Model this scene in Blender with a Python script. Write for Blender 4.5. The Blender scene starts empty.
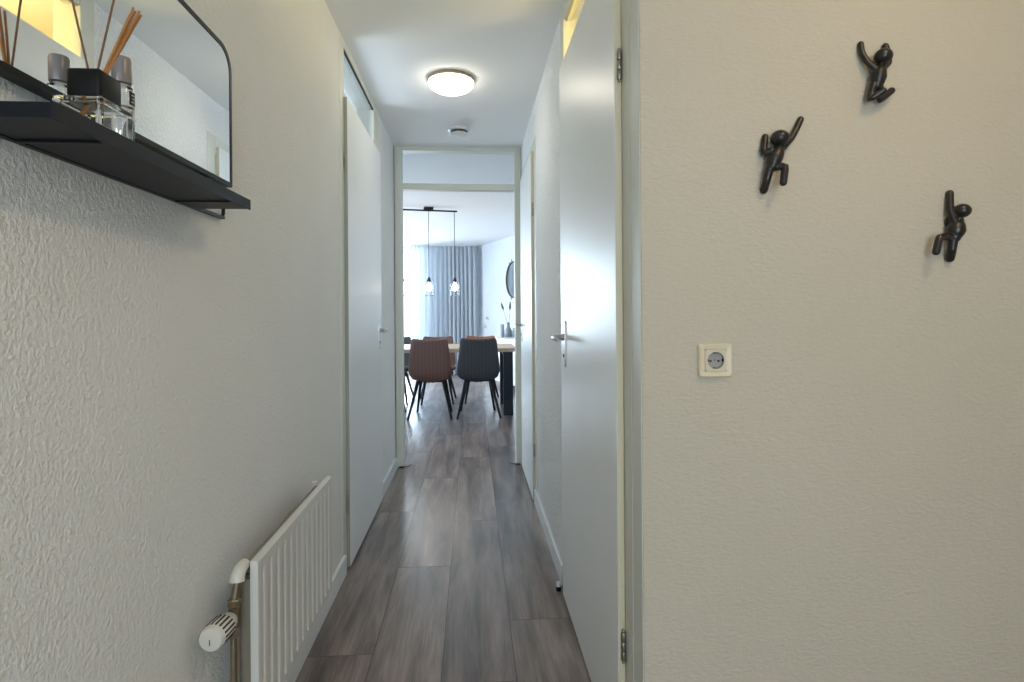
import bpy, bmesh, math, random
from mathutils import Vector, Matrix
random.seed(7)
C = bpy.context.scene.collection
PI = math.pi
R = math.radians
CEIL = 2.426
XL, XR = -0.583, 0.3826

# ------------------------------------------------------------------ helpers
def obj(name, bm, mat, parent=None, smooth=False, loc=None):
    me = bpy.data.meshes.new(name)
    bmesh.ops.recalc_face_normals(bm, faces=bm.faces[:])
    bm.to_mesh(me); bm.free()
    if smooth:
        for p in me.polygons: p.use_smooth = True
    if mat: me.materials.append(mat)
    o = bpy.data.objects.new(name, me)
    C.objects.link(o)
    if parent: o.parent = parent
    if loc: o.location = loc
    return o

def smooth_angle(o, deg=35):
    me = o.data
    for p in me.polygons: p.use_smooth = True
    me.set_sharp_from_angle(angle=R(deg))
    return o

def empty(name, label, cat, loc=(0, 0, 0), rotz=0, group=None):
    o = bpy.data.objects.new(name, None); C.objects.link(o)
    o.empty_display_size = 0.05
    o.location = loc; o.rotation_euler = (0, 0, rotz)
    o['label'] = label; o['category'] = cat
    if group: o['group'] = group
    return o

def tag(o, label, cat, group=None):
    o['label'] = label; o['category'] = cat
    if group: o['group'] = group
    return o

def struct(o, label=None):
    o['kind'] = 'structure'
    if label: o['label'] = label
    return o

def box(bm, lo, hi, bev=0.0, seg=2, mtx=None):
    x0, y0, z0 = lo; x1, y1, z1 = hi
    vs = [bm.verts.new(p) for p in ((x0,y0,z0),(x1,y0,z0),(x1,y1,z0),(x0,y1,z0),(x0,y0,z1),(x1,y0,z1),(x1,y1,z1),(x0,y1,z1))]
    fs = [bm.faces.new([vs[i] for i in f]) for f in ((0,3,2,1),(4,5,6,7),(0,1,5,4),(1,2,6,5),(2,3,7,6),(3,0,4,7))]
    if bev > 0:
        es = {e for f in fs for e in f.edges}
        r = bmesh.ops.bevel(bm, geom=list(es), offset=bev, segments=seg, profile=0.5, affect='EDGES')
        vs = list({v for f in r['faces'] for v in f.verts})
    if mtx is not None:
        bmesh.ops.transform(bm, matrix=mtx, verts=vs)
    return vs

def frame_from(d):
    d = d.normalized()
    up = Vector((0, 0, 1)) if abs(d.z) < 0.95 else Vector((1, 0, 0))
    a = d.cross(up).normalized(); b = d.cross(a).normalized()
    return a, b

def tube(bm, pts, rad, n=12, cap=True, flat=1.0):
    pts = [Vector(p) for p in pts]
    if not hasattr(rad, '__len__'): rad = [rad] * len(pts)
    rings = []; prev = None
    for i, p in enumerate(pts):
        d = (pts[min(i+1, len(pts)-1)] - pts[max(i-1, 0)])
        a, b = frame_from(d)
        if prev is not None:
            dn = d.normalized()
            a = (prev - dn * prev.dot(dn)).normalized(); b = dn.cross(a).normalized()
        prev = a
        rings.append([bm.verts.new(p + (a*math.cos(t) + b*math.sin(t)*flat) * rad[i]) for t in (2*PI*k/n for k in range(n))])
    for r0, r1 in zip(rings, rings[1:]):
        for k in range(n):
            bm.faces.new((r0[k], r0[(k+1) % n], r1[(k+1) % n], r1[k]))
    if cap:
        bm.faces.new(rings[0][::-1]); bm.faces.new(rings[-1])

def lathe(bm, prof, n=32, axis=Vector((0,0,1)), org=Vector((0,0,0))):
    """prof: list of (radius, along-axis)."""
    a, b = frame_from(axis); axis = axis.normalized(); org = Vector(org)
    rings = []
    for r, h in prof:
        if r < 1e-6: rings.append([bm.verts.new(org + axis*h)])
        else: rings.append([bm.verts.new(org + axis*h + (a*math.cos(t)+b*math.sin(t))*r) for t in (2*PI*k/n for k in range(n))])
    for r0, r1 in zip(rings, rings[1:]):
        for k in range(n):
            k2 = (k+1) % n
            if len(r0) == 1 and len(r1) == 1: continue
            if len(r0) == 1: bm.faces.new((r0[0], r1[k2], r1[k]))
            elif len(r1) == 1: bm.faces.new((r0[k], r0[k2], r1[0]))
            else: bm.faces.new((r0[k], r0[k2], r1[k2], r1[k]))
    if len(rings[0]) > 1: bm.faces.new(rings[0][::-1])
    if len(rings[-1]) > 1: bm.faces.new(rings[-1])

def sphere(bm, c, r, scale=(1,1,1), u=20, v=14, rot=None):
    m = Matrix.Translation(c)
    if rot is not None: m = m @ rot
    m = m @ Matrix.Diagonal((r*scale[0], r*scale[1], r*scale[2], 1))
    bmesh.ops.create_uvsphere(bm, u_segments=u, v_segments=v, radius=1, matrix=m)

def rounded_outline(w, h, r, n=6, radii=None):
    """2D outline centred on 0; radii = (tr, tl, bl, br)"""
    rr = radii or (r, r, r, r)
    pts = []
    for (sx, sy, a0, q) in ((1,1,0,rr[0]), (-1,1,90,rr[1]), (-1,-1,180,rr[2]), (1,-1,270,rr[3])):
        cx, cy = sx*(w/2-q), sy*(h/2-q)
        if q < 1e-5: pts.append((cx, cy)); continue
        for i in range(n+1):
            t = R(a0 + 90*i/n); pts.append((cx + q*math.cos(t), cy + q*math.sin(t)))
    return pts

def extrude_outline(bm, pts, to3, d0, d1):
    """to3(u, v, d) -> 3D point"""
    a = [bm.verts.new(to3(u, v, d0)) for u, v in pts]
    b = [bm.verts.new(to3(u, v, d1)) for u, v in pts]
    n = len(pts)
    bm.faces.new(a[::-1]); bm.faces.new(b)
    for i in range(n): bm.faces.new((a[i], a[(i+1) % n], b[(i+1) % n], b[i]))

def ring_outline(bm, outer, inner, to3, d0, d1):
    n = len(outer)
    A = [[bm.verts.new(to3(u, v, d)) for u, v in ps] for ps, d in ((outer, d0), (outer, d1), (inner, d1), (inner, d0))]
    for k in range(4):
        p, q = A[k], A[(k+1) % 4]
        for i in range(n): bm.faces.new((p[i], p[(i+1) % n], q[(i+1) % n], q[i]))

# ---------------------------------------------------------------- materials
def newmat(name):
    m = bpy.data.materials.new(name); m.use_nodes = True
    nt = m.node_tree; b = nt.nodes['Principled BSDF']
    return m, nt, b

def plain(name, col, rough=0.5, metal=0.0, spec=0.5, bump=0.0, bscale=200, var=0.0, vscale=8, coat=0.0):
    m, nt, b = newmat(name)
    b.inputs['Base Color'].default_value = (*col, 1)
    b.inputs['Roughness'].default_value = rough
    b.inputs['Metallic'].default_value = metal
    b.inputs['Specular IOR Level'].default_value = spec
    b.inputs['Coat Weight'].default_value = coat
    tc = nt.nodes.new('ShaderNodeTexCoord')
    if var > 0:
        n = nt.nodes.new('ShaderNodeTexNoise'); n.inputs['Scale'].default_value = vscale; n.inputs['Detail'].default_value = 4
        nt.links.new(tc.outputs['Object'], n.inputs['Vector'])
        mp = nt.nodes.new('ShaderNodeMapRange'); mp.inputs['To Min'].default_value = 1-var; mp.inputs['To Max'].default_value = 1+var
        nt.links.new(n.outputs['Fac'], mp.inputs['Value'])
        hs = nt.nodes.new('ShaderNodeHueSaturation'); hs.inputs['Color'].default_value = (*col, 1)
        nt.links.new(mp.outputs[0], hs.inputs['Value']); nt.links.new(hs.outputs[0], b.inputs['Base Color'])
    if bump > 0:
        n = nt.nodes.new('ShaderNodeTexNoise'); n.inputs['Scale'].default_value = bscale; n.inputs['Detail'].default_value = 3
        nt.links.new(tc.outputs['Object'], n.inputs['Vector'])
        bp = nt.nodes.new('ShaderNodeBump'); bp.inputs['Strength'].default_value = 0.6; bp.inputs['Distance'].default_value = bump
        nt.links.new(n.outputs['Fac'], bp.inputs['Height']); nt.links.new(bp.outputs[0], b.inputs['Normal'])
    return m

def quilted(name, col, rough, pitch=.040, dark=.72):
    """upholstery with vertical stitched channels"""
    m = plain(name, col, rough, bump=.0004, bscale=400); nt = m.node_tree; b = nt.nodes['Principled BSDF']; N, L = nt.nodes, nt.links
    tc = N.new('ShaderNodeTexCoord'); sp = N.new('ShaderNodeSeparateXYZ'); L.new(tc.outputs['Object'], sp.inputs[0])
    a = N.new('ShaderNodeMath'); a.operation = 'PINGPONG'; a.inputs[1].default_value = pitch/2; L.new(sp.outputs['X'], a.inputs[0])
    mr = N.new('ShaderNodeMapRange'); mr.interpolation_type = 'SMOOTHSTEP'; mr.inputs['From Min'].default_value = 0; mr.inputs['From Max'].default_value = pitch*.17
    L.new(a.outputs[0], mr.inputs['Value'])
    mx = N.new('ShaderNodeMix'); mx.data_type = 'RGBA'; mx.inputs['A'].default_value = (*[c*dark for c in col], 1); mx.inputs['B'].default_value = (*col, 1)
    L.new(mr.outputs[0], mx.inputs['Factor']); L.new(mx.outputs['Result'], b.inputs['Base Color'])
    return m

def plaster(name, col, scale=(1,1,1), s1=70, dist=0.004, strength=0.6, s2=190, rough=0.8):
    """trowelled grain plaster: stretched noise ridges plus fine grit"""
    m, nt, b = newmat(name)
    N, L = nt.nodes, nt.links
    b.inputs['Roughness'].default_value = rough; b.inputs['Specular IOR Level'].default_value = 0.3
    tc = N.new('ShaderNodeTexCoord'); mp = N.new('ShaderNodeMapping'); mp.inputs['Scale'].default_value = scale
    L.new(tc.outputs['Object'], mp.inputs['Vector'])
    n1 = N.new('ShaderNodeTexNoise'); n1.inputs['Scale'].default_value = s1; n1.inputs['Detail'].default_value = 4; n1.inputs['Roughness'].default_value = .55; n1.inputs['Distortion'].default_value = .25
    n2 = N.new('ShaderNodeTexNoise'); n2.inputs['Scale'].default_value = s2; n2.inputs['Detail'].default_value = 2
    v = N.new('ShaderNodeTexVoronoi'); v.inputs['Scale'].default_value = s1*.8; v.feature = 'SMOOTH_F1'
    for k in (n1, n2, v): L.new(mp.outputs[0], k.inputs['Vector'])
    cr = N.new('ShaderNodeValToRGB'); cr.color_ramp.elements[0].position = .35; cr.color_ramp.elements[1].position = .68
    L.new(n1.outputs['Fac'], cr.inputs['Fac'])
    a = N.new('ShaderNodeMath'); a.operation = 'MULTIPLY_ADD'; a.inputs[1].default_value = .35
    L.new(n2.outputs['Fac'], a.inputs[0]); L.new(cr.outputs['Color'], a.inputs[2])
    a2 = N.new('ShaderNodeMath'); a2.operation = 'MULTIPLY_ADD'; a2.inputs[1].default_value = .45
    L.new(v.outputs['Distance'], a2.inputs[0]); L.new(a.outputs[0], a2.inputs[2])
    bp = N.new('ShaderNodeBump'); bp.inputs['Strength'].default_value = strength; bp.inputs['Distance'].default_value = dist
    L.new(a2.outputs[0], bp.inputs['Height']); L.new(bp.outputs[0], b.inputs['Normal'])
    n3 = N.new('ShaderNodeTexNoise'); n3.inputs['Scale'].default_value = 2.2; n3.inputs['Detail'].default_value = 5
    L.new(tc.outputs['Object'], n3.inputs['Vector'])
    mr = N.new('ShaderNodeMapRange'); mr.inputs['To Min'].default_value = .95; mr.inputs['To Max'].default_value = 1.05
    L.new(n3.outputs['Fac'], mr.inputs['Value'])
    hs = N.new('ShaderNodeHueSaturation'); hs.inputs['Color'].default_value = (*col, 1)
    L.new(mr.outputs[0], hs.inputs['Value']); L.new(hs.outputs[0], b.inputs['Base Color'])
    return m

def laminate():
    m, nt, b = newmat('laminate')
    N, L = nt.nodes, nt.links
    tc = N.new('ShaderNodeTexCoord'); at = N.new('ShaderNodeAttribute'); at.attribute_name = 'rnd'
    off = N.new('ShaderNodeVectorMath'); off.operation = 'MULTIPLY_ADD'
    cmb = N.new('ShaderNodeCombineXYZ')
    L.new(at.outputs['Fac'], cmb.inputs[0]); L.new(at.outputs['Fac'], cmb.inputs[1]); L.new(at.outputs['Fac'], cmb.inputs[2])
    L.new(cmb.outputs[0], off.inputs[0]); off.inputs[1].default_value = (17, 31, 9); L.new(tc.outputs['Object'], off.inputs[2])
    def noise(sc, scale, det, rough=.55, dist=0.0):
        mp = N.new('ShaderNodeMapping'); mp.inputs['Scale'].default_value = sc
        L.new(off.outputs[0], mp.inputs['Vector'])
        n = N.new('ShaderNodeTexNoise'); n.inputs['Scale'].default_value = scale; n.inputs['Detail'].default_value = det
        n.inputs['Roughness'].default_value = rough; n.inputs['Distortion'].default_value = dist
        L.new(mp.outputs[0], n.inputs['Vector']); return n
    big = noise((11, 1.3, 1), 1.0, 6, .62, .35)
    fine = noise((90, 3.0, 1), 1.6, 5, .65, .3)
    cr = N.new('ShaderNodeValToRGB'); e = cr.color_ramp.elements
    e[0].position = .33; e[0].color = (.075, .058, .050, 1)
    e[1].position = .68; e[1].color = (.38, .300, .262, 1)
    k = cr.color_ramp.elements.new(.5); k.color = (.215, .166, .144, 1)
    L.new(big.outputs['Fac'], cr.inputs['Fac'])
    mr = N.new('ShaderNodeMapRange'); mr.inputs['From Min'].default_value = .25; mr.inputs['From Max'].default_value = .75; mr.inputs['To Min'].default_value = .72; mr.inputs['To Max'].default_value = 1.22
    L.new(fine.outputs['Fac'], mr.inputs['Value'])
    mr2 = N.new('ShaderNodeMapRange'); mr2.inputs['To Min'].default_value = .84; mr2.inputs['To Max'].default_value = 1.16
    L.new(at.outputs['Fac'], mr2.inputs['Value'])
    mu = N.new('ShaderNodeMath'); mu.operation = 'MULTIPLY'; L.new(mr.outputs[0], mu.inputs[0]); L.new(mr2.outputs[0], mu.inputs[1])
    hs = N.new('ShaderNodeHueSaturation'); L.new(cr.outputs[0], hs.inputs['Color']); L.new(mu.outputs[0], hs.inputs['Value'])
    L.new(hs.outputs[0], b.inputs['Base Color'])
    rr = N.new('ShaderNodeMapRange'); rr.inputs['To Min'].default_value = .24; rr.inputs['To Max'].default_value = .38
    L.new(fine.outputs['Fac'], rr.inputs['Value']); L.new(rr.outputs[0], b.inputs['Roughness'])
    b.inputs['Coat Weight'].default_value = .25; b.inputs['Coat Roughness'].default_value = .22
    bp = N.new('ShaderNodeBump'); bp.inputs['Strength'].default_value = .25; bp.inputs['Distance'].default_value = .0012
    L.new(fine.outputs['Fac'], bp.inputs['Height']); L.new(bp.outputs[0], b.inputs['Normal'])
    return m

def pane_glass(name, tint=(.97, .985, .99), refl=1.0):
    m = bpy.data.materials.new(name); m.use_nodes = True; nt = m.node_tree; nt.nodes.clear()
    o = nt.nodes.new('ShaderNodeOutputMaterial'); t = nt.nodes.new('ShaderNodeBsdfTransparent'); t.inputs[0].default_value = (*tint, 1)
    g = nt.nodes.new('ShaderNodeBsdfGlossy'); g.inputs['Roughness'].default_value = .02
    lw = nt.nodes.new('ShaderNodeLayerWeight'); lw.inputs[0].default_value = .5
    pw = nt.nodes.new('ShaderNodeMath'); pw.operation = 'POWER'; pw.inputs[1].default_value = 4.5
    f = nt.nodes.new('ShaderNodeMath'); f.operation = 'MULTIPLY_ADD'; f.inputs[1].default_value = .7; f.inputs[2].default_value = .035
    nt.links.new(lw.outputs['Facing'], pw.inputs[0]); nt.links.new(pw.outputs[0], f.inputs[0])
    mx = nt.nodes.new('ShaderNodeMixShader')
    nt.links.new(f.outputs[0], mx.inputs[0]); nt.links.new(t.outputs[0], mx.inputs[1]); nt.links.new(g.outputs[0], mx.inputs[2]); nt.links.new(mx.outputs[0], o.inputs[0])
    return m

def emis(name, col, s, mixd=0.0):
    m, nt, b = newmat(name)
    b.inputs['Base Color'].default_value = (*col, 1)
    b.inputs['Roughness'].default_value = .35
    b.inputs['Emission Color'].default_value = (*col, 1); b.inputs['Emission Strength'].default_value = s
    return m

M = {}
M['wall_l'] = plaster('plaster_left', (.81, .815, .79), scale=(1, 1, .9), s1=150, dist=.0032, strength=.62)
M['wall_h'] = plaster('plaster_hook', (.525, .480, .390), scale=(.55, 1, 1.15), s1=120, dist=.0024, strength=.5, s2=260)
M['wall_r'] = plaster('plaster_right', (.88, .89, .89), scale=(1, 1, 1), s1=60, dist=.006, strength=.9)
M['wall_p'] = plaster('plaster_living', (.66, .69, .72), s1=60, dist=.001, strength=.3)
M['ceil'] = plain('ceiling_paint', (.86, .87, .87), .85, bump=.0008, bscale=90)
M['warmroom'] = plain('small_room_paint', (.80, .70, .38), .8)
M['bluerm'] = plain('side_room_paint', (.68, .72, .76), .8)
M['floor'] = laminate()
M['gap'] = plain('plank_gap', (.02, .017, .015), .8)
M['frame'] = plain('frame_paint', (.69, .70, .63), .5, bump=.0006, bscale=30)
M['leaf'] = plain('door_paint', (.84, .865, .86), .36, spec=.5, bump=.00035, bscale=14)
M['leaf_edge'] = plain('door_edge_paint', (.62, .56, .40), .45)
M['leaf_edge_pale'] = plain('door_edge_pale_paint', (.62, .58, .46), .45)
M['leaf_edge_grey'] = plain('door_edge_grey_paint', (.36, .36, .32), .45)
M['base'] = plain('baseboard_paint', (.76, .79, .80), .3)
M['steel'] = plain('brushed_steel', (.55, .55, .56), .28, metal=1)
M['dsteel'] = plain('hinge_steel', (.36, .34, .30), .35, metal=1)
M['black'] = plain('black_powder_coat', (.008, .009, .011), .42, spec=.3)
M['shelf'] = plain('black_shelf_coat', (.007, .009, .013), .48, spec=.28, bump=.0002, bscale=900)
M['blackp'] = plain('black_plastic', (.004, .004, .004), .4, spec=.18)
M['hookp'] = plain('black_hook_plastic', (.013, .011, .010), .33, spec=.5)
M['mirror'] = plain('mirror_silver', (.90, .92, .92), .01, metal=1)
M['rad'] = plain('radiator_enamel', (.66, .66, .62), .32)
M['radin'] = plain('radiator_inner', (.24, .21, .16), .6, bump=.001, bscale=60)
M['head'] = plain('thermostat_plastic', (.66, .64, .57), .4)
M['slot'] = plain('dark_slot', (.03, .03, .028), .7)
M['brass'] = plain('dull_brass', (.30, .25, .18), .38, metal=1, var=.2, vscale=60)
M['cream'] = plain('cream_plastic', (.68, .60, .44), .32)
M['cream2'] = plain('cream_plastic_insert', (.62, .56, .43), .32)
M['recess'] = plain('socket_recess', (.33, .32, .30), .4)
M['whitep'] = plain('white_plastic', (.70, .71, .71), .4)
M['grill'] = plain('dark_grill', (.10, .11, .11), .5)
M['reed'] = plain('rattan_reed', (.42, .19, .055), .6, var=.3, vscale=120)
M['reed_d'] = plain('rattan_reed_dark', (.17, .085, .04), .6, var=.3, vscale=120)
M['pcap'] = plain('perfume_cap', (.26, .23, .23), .35, metal=.2)
M['plabel'] = plain('perfume_label', (.05, .05, .055), .5)
M['paper'] = plain('label_text', (.7, .7, .68), .6)
M['pane'] = pane_glass('pane_glass')
def glassm(name, col=(1,1,1), rough=0.0, ior=1.45):
    m, nt, b = newmat(name)
    b.inputs['Base Color'].default_value = (*col, 1); b.inputs['Roughness'].default_value = rough
    b.inputs['Transmission Weight'].default_value = 1; b.inputs['IOR'].default_value = ior
    return m
M['glass'] = glassm('clear_glass')
M['dome'] = emis('opal_glass_lit', (1, .92, .78), 13.0)
M['dome2'] = emis('opal_glass_hall_lit', (1, .72, .40), 27.0)
M['bulb'] = emis('warm_bulb', (1, .78, .52), 40.0)
M['domering'] = plain('brushed_ring', (.36, .29, .19), .35, metal=.7)
M['oak'] = plain('oak_top', (.60, .44, .30), .45, var=.18, vscale=14)
M['tleg'] = plain('dark_blue_steel', (.010, .020, .034), .42, spec=.35)
M['brownf'] = quilted('brown_leatherette', (.185, .098, .080), .55)
M['greyf'] = quilted('charcoal_fabric', (.062, .064, .070), .75)
M['cognf'] = quilted('cognac_leatherette', (.42, .17, .075), .5)
M['seam'] = plain('chair_stitching', (.05, .035, .03), .7)
M['sidebw'] = plain('sideboard_white', (.72, .74, .76), .35)
M['vase'] = plain('smoked_glass', (.20, .22, .24), .12, spec=.8)
M['candle'] = plain('grey_ceramic', (.36, .38, .40), .5)
M['branch'] = plain('dried_branch', (.10, .085, .075), .8)

def curtain_mat():
    m = bpy.data.materials.new('linen_curtain'); m.use_nodes = True; nt = m.node_tree; nt.nodes.clear()
    o = nt.nodes.new('ShaderNodeOutputMaterial')
    d = nt.nodes.new('ShaderNodeBsdfDiffuse'); t = nt.nodes.new('ShaderNodeBsdfTranslucent'); mx = nt.nodes.new('ShaderNodeMixShader')
    d.inputs[0].default_value = (.74, .78, .82, 1); t.inputs[0].default_value = (.50, .55, .61, 1); mx.inputs[0].default_value = .09
    tc = nt.nodes.new('ShaderNodeTexCoord'); w = nt.nodes.new('ShaderNodeTexNoise'); w.inputs['Scale'].default_value = 260
    bp = nt.nodes.new('ShaderNodeBump'); bp.inputs['Strength'].default_value = .3; bp.inputs['Distance'].default_value = .001
    nt.links.new(tc.outputs['Object'], w.inputs['Vector']); nt.links.new(w.outputs['Fac'], bp.inputs['Height']); nt.links.new(bp.outputs[0], d.inputs['Normal'])
    nt.links.new(d.outputs[0], mx.inputs[1]); nt.links.new(t.outputs[0], mx.inputs[2]); nt.links.new(mx.outputs[0], o.inputs[0])
    return m
M['curtain'] = curtain_mat()

# ------------------------------------------------------------------ setting
YB = -1.9           # wall behind the camera
YF = 4.28           # corridor end frame, front face
YL0 = 4.36          # living room side of that frame
YW = 10.75          # window wall of the living room
X_LW = -3.7         # living room left wall

def floor():
    bm = bmesh.new(); lay = bm.faces.layers.float.new('rnd')
    joints = {0: 3.15, -1: 2.60, -2: 1.95, 1: 2.12}
    w, ln, g = .24, 1.38, .0008
    for i in range(-16, 12):
        x0 = -.108 + i*w
        j = joints.get(i, 2.0 + ((i*0.47) % 1)*ln)
        y = j - math.ceil((j - YB)/ln)*ln
        while y < 10.9:
            ya, yb, xa, xb = max(y, YB)+g, min(y+ln, 10.9)-g, x0+g, x0+w-g
            if yb > ya:
                vs = [bm.verts.new(p) for p in ((xa,ya,0),(xb,ya,0),(xb,yb,0),(xa,yb,0))]
                lo = [bm.verts.new(p) for p in ((xa-g*.6,ya-g*.6,-.0012),(xb+g*.6,ya-g*.6,-.0012),(xb+g*.6,yb+g*.6,-.0012),(xa-g*.6,yb+g*.6,-.0012))]
                r = random.random()
                f = bm.faces.new(vs); f[lay] = r
                for a in range(4):
                    f = bm.faces.new((vs[a], lo[a], lo[(a+1) % 4], vs[(a+1) % 4])); f[lay] = r*.3; f.material_index = 1
            y += ln
    n0 = len(bm.faces)
    box(bm, (-3.95, YB-.1, -.06), (2.75, 10.95, -.0012))
    bm.faces.ensure_lookup_table()
    for f in bm.faces[n0:]: f.material_index = 1
    me = bpy.data.meshes.new('floor')
    bm.to_mesh(me); bm.free()
    me.materials.append(M['floor']); me.materials.append(M['gap'])
    o = bpy.data.objects.new('floor', me); C.objects.link(o); struct(o)
floor()

bm = bmesh.new(); box(bm, (-3.95, YB-.1, CEIL), (2.75, 10.95, CEIL+.12)); struct(obj('ceiling', bm, M['ceil']))

def wall(name, boxes, mat):
    bm = bmesh.new()
    for lo, hi in boxes: box(bm, lo, hi)
    return struct(obj(name, bm, mat))

# left wall with the opening of door 1 (frame 2.53 .. 3.57)
wall('wall_left', [((XL-.10, YB, 0), (XL, 2.53, CEIL)), ((XL-.10, 3.57, 0), (XL, YL0, CEIL))], M['wall_l'])
# right wall: frame of door 2 stands 1.25..2.36, frame of door 3 stands 3.31..4.26
wall('wall_right', [((XR, 2.36, 0), (XR+.10, 3.315, CEIL)), ((XR, 3.315, 2.22), (XR+.10, 4.215, CEIL)), ((XR, 4.215, 0), (XR+.10, YL0, CEIL))], M['wall_r'])
wall('wall_front', [((XR+.002, 1.25, 0), (1.95, 1.35, CEIL))], M['wall_h'])
wall('wall_hall_right', [((1.95, YB, 0), (2.05, 1.35, CEIL))], M['wall_h'])
wall('wall_back', [((XL-.1, YB-.1, 0), (-.25, YB, CEIL)), ((.75, YB-.1, 0), (2.05, YB, CEIL)), ((-.25, YB-.1, 2.15), (.75, YB, CEIL)), ((-.25, YB-.1, 0), (.75, YB, .25))], M['wall_h'])
# rooms behind the side doors
wall('wall_side_room', [((-2.3, 2.2, 0), (-2.2, 4.3, CEIL)), ((-2.3, 2.1, 0), (XL-.10, 2.2, CEIL))], M['bluerm'])
wall('wall_small_room', [((1.25, 1.35, 0), (1.35, 3.0, CEIL)), ((XR+.10, 2.95, 0), (1.35, 3.05, CEIL)), ((XR+.101, 1.3501, 0), (1.25, 1.37, CEIL))], M['warmroom'])
# living room shell
A0 = Vector((.125, YW)); A1 = Vector((2.36, YL0)); AD = (A1-A0).normalized(); AN = Vector((-AD.y, AD.x))   # AN points away from the room?
if AN.x < 0: AN = -AN
bm = bmesh.new()
q = [A0-AD*.1, A1+AD*.1, A1+AD*.1+AN*.12, A0-AD*.1+AN*.12]
extrude_outline(bm, [(p.x, p.y) for p in q], lambda u, v, d: (u, v, d), 0, CEIL)
struct(obj('wall_living_right', bm, M['wall_p']))
wall('wall_living_left', [((X_LW-.1, YL0, 0), (X_LW, 6.6, CEIL)), ((X_LW-.1, 9.6, 0), (X_LW, YW, CEIL)), ((X_LW-.1, 6.6, 0), (X_LW, 9.6, .75)), ((X_LW-.1, 6.6, 2.25), (X_LW, 9.6, CEIL))], M['wall_p'])
wall('wall_living_near', [((X_LW, YL0-.10, 0), (XL-.0, YL0, CEIL)), ((XR, YL0-.08, 0), (2.5, YL0, CEIL))], M['wall_p'])
# window wall: opening -3.4 .. -.62
wall('wall_living_far', [((X_LW, YW, 0), (-3.4, YW+.1, CEIL)), ((-.95, YW, 0), (.4, YW+.1, CEIL)), ((-3.4, YW, 2.34), (-.95, YW+.1, CEIL)), ((-3.4, YW, 0), (-.95, YW+.1, .12))], M['wall_p'])

def window(name, x0, x1, z0, z1, y, mull, th=.05, mat=None, axis='y', glass=True, depth=.06):
    """rectangular window frame in a wall; axis 'y' = lies along x"""
    mat = mat or M['whitep']
    def b3(bm, u0, u1, w0, w1, d0, d1):
        if axis == 'y': box(bm, (u0, d0, w0), (u1, d1, w1))
        else: box(bm, (d0, u0, w0), (d1, u1, w1))
    bm = bmesh.new()
    b3(bm, x0, x1, z0, z0+th, y, y+depth); b3(bm, x0, x1, z1-th, z1, y, y+depth)
    b3(bm, x0, x0+th, z0+th, z1-th, y, y+depth); b3(bm, x1-th, x1, z0+th, z1-th, y, y+depth)
    for mx in mull: b3(bm, mx-th/2, mx+th/2, z0+th, z1-th, y, y+depth)
    o = struct(obj(name, bm, mat))
    bm = bmesh.new(); b3(bm, x0+th*.7, x1-th*.7, z0+th*.7, z1-th*.7, y+depth*.5-.002, y+depth*.5+.002)
    obj('pane', bm, M['pane'], o)
    return o
window('window_1', -3.4, -.95, .12, 2.34, YW+.03, (-2.6, -1.8))
window('window_2', 6.6, 9.6, .75, 2.25, X_LW-.07, (8.1,), axis='x')
window('window_3', -.25, .75, .25, 2.15, YB-.08, (.25,))

# corridor end frame with fanlight (no door)
bm = bmesh.new()
box(bm, (XL+.001, YF, 0), (-.527, YL0+.01, CEIL), .002); box(bm, (.329, YF, 0), (XR-.001, YL0+.01, CEIL), .002)
box(bm, (-.527, YF+.004, 2.398), (.329, YL0, CEIL), .002)
box(bm, (-.527, YF+.004, 2.104), (.329, YL0, 2.150), .002)
fr = struct(obj('trim_1', bm, M['frame']))
bm = bmesh.new(); box(bm, (-.528, YF+.052, 2.149), (.330, YF+.057, 2.399)); obj('pane', bm, M['pane'], fr)
for sx, nm in ((-.54, 'left'), (.34, 'right')):
    bm = bmesh.new()
    s = 1 if sx < 0 else -1
    box(bm, (sx-.02, YF-.012, .0005), (sx+.02, YF-.001, .010), .002)
    tube(bm, [(sx+.015*s, YF-.006, .006), (sx+.05*s, YF+.01, .006), (sx+.065*s, YF+.05, .008)], .003, 8)
    smooth_angle(obj('floor_clip', bm, M['black'], fr))

# door assemblies ------------------------------------------------------------
def handle(parent, x, y, z0, z1, zl, side, toward, key=False):
    """side: direction (+1/-1 in X) the handle sticks out; toward: direction in Y the lever runs"""
    bm = bmesh.new()
    out = rounded_outline(.026, z1-z0, .011, 5)
    zc = (z0+z1)/2
    extrude_outline(bm, out, lambda u, v, d: (x+side*d, y+u, zc+v), 0, .007)
    pl = obj('handle_plate', bm, M['steel'], parent); smooth_angle(pl)
    bm = bmesh.new()
    pts = [(x+side*.005, y, zl), (x+side*.035, y, zl), (x+side*.046, y+toward*.006, zl), (x+side*.052, y+toward*.02, zl), (x+side*.053, y+toward*.07, zl), (x+side*.051, y+toward*.125, zl-.003)]
    tube(bm, pts, [.009, .0085, .0085, .009, .0085, .0075], 14)
    sphere(bm, pts[-1], .0076, u=12, v=8)
    lathe(bm, [(.013, .0), (.013, .012), (.009, .014)], 16, Vector((side, 0, 0)), (x+side*.006, y, zl))
    lv = obj('handle', bm, M['steel'], parent, smooth=True)
    bm = bmesh.new()
    lathe(bm, [(.007, 0), (.007, .003), (.0, .003)], 14, Vector((side, 0, 0)), (x+side*.007, y, zl-.072))
    obj('keyhole', bm, M['slot'], parent)

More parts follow.
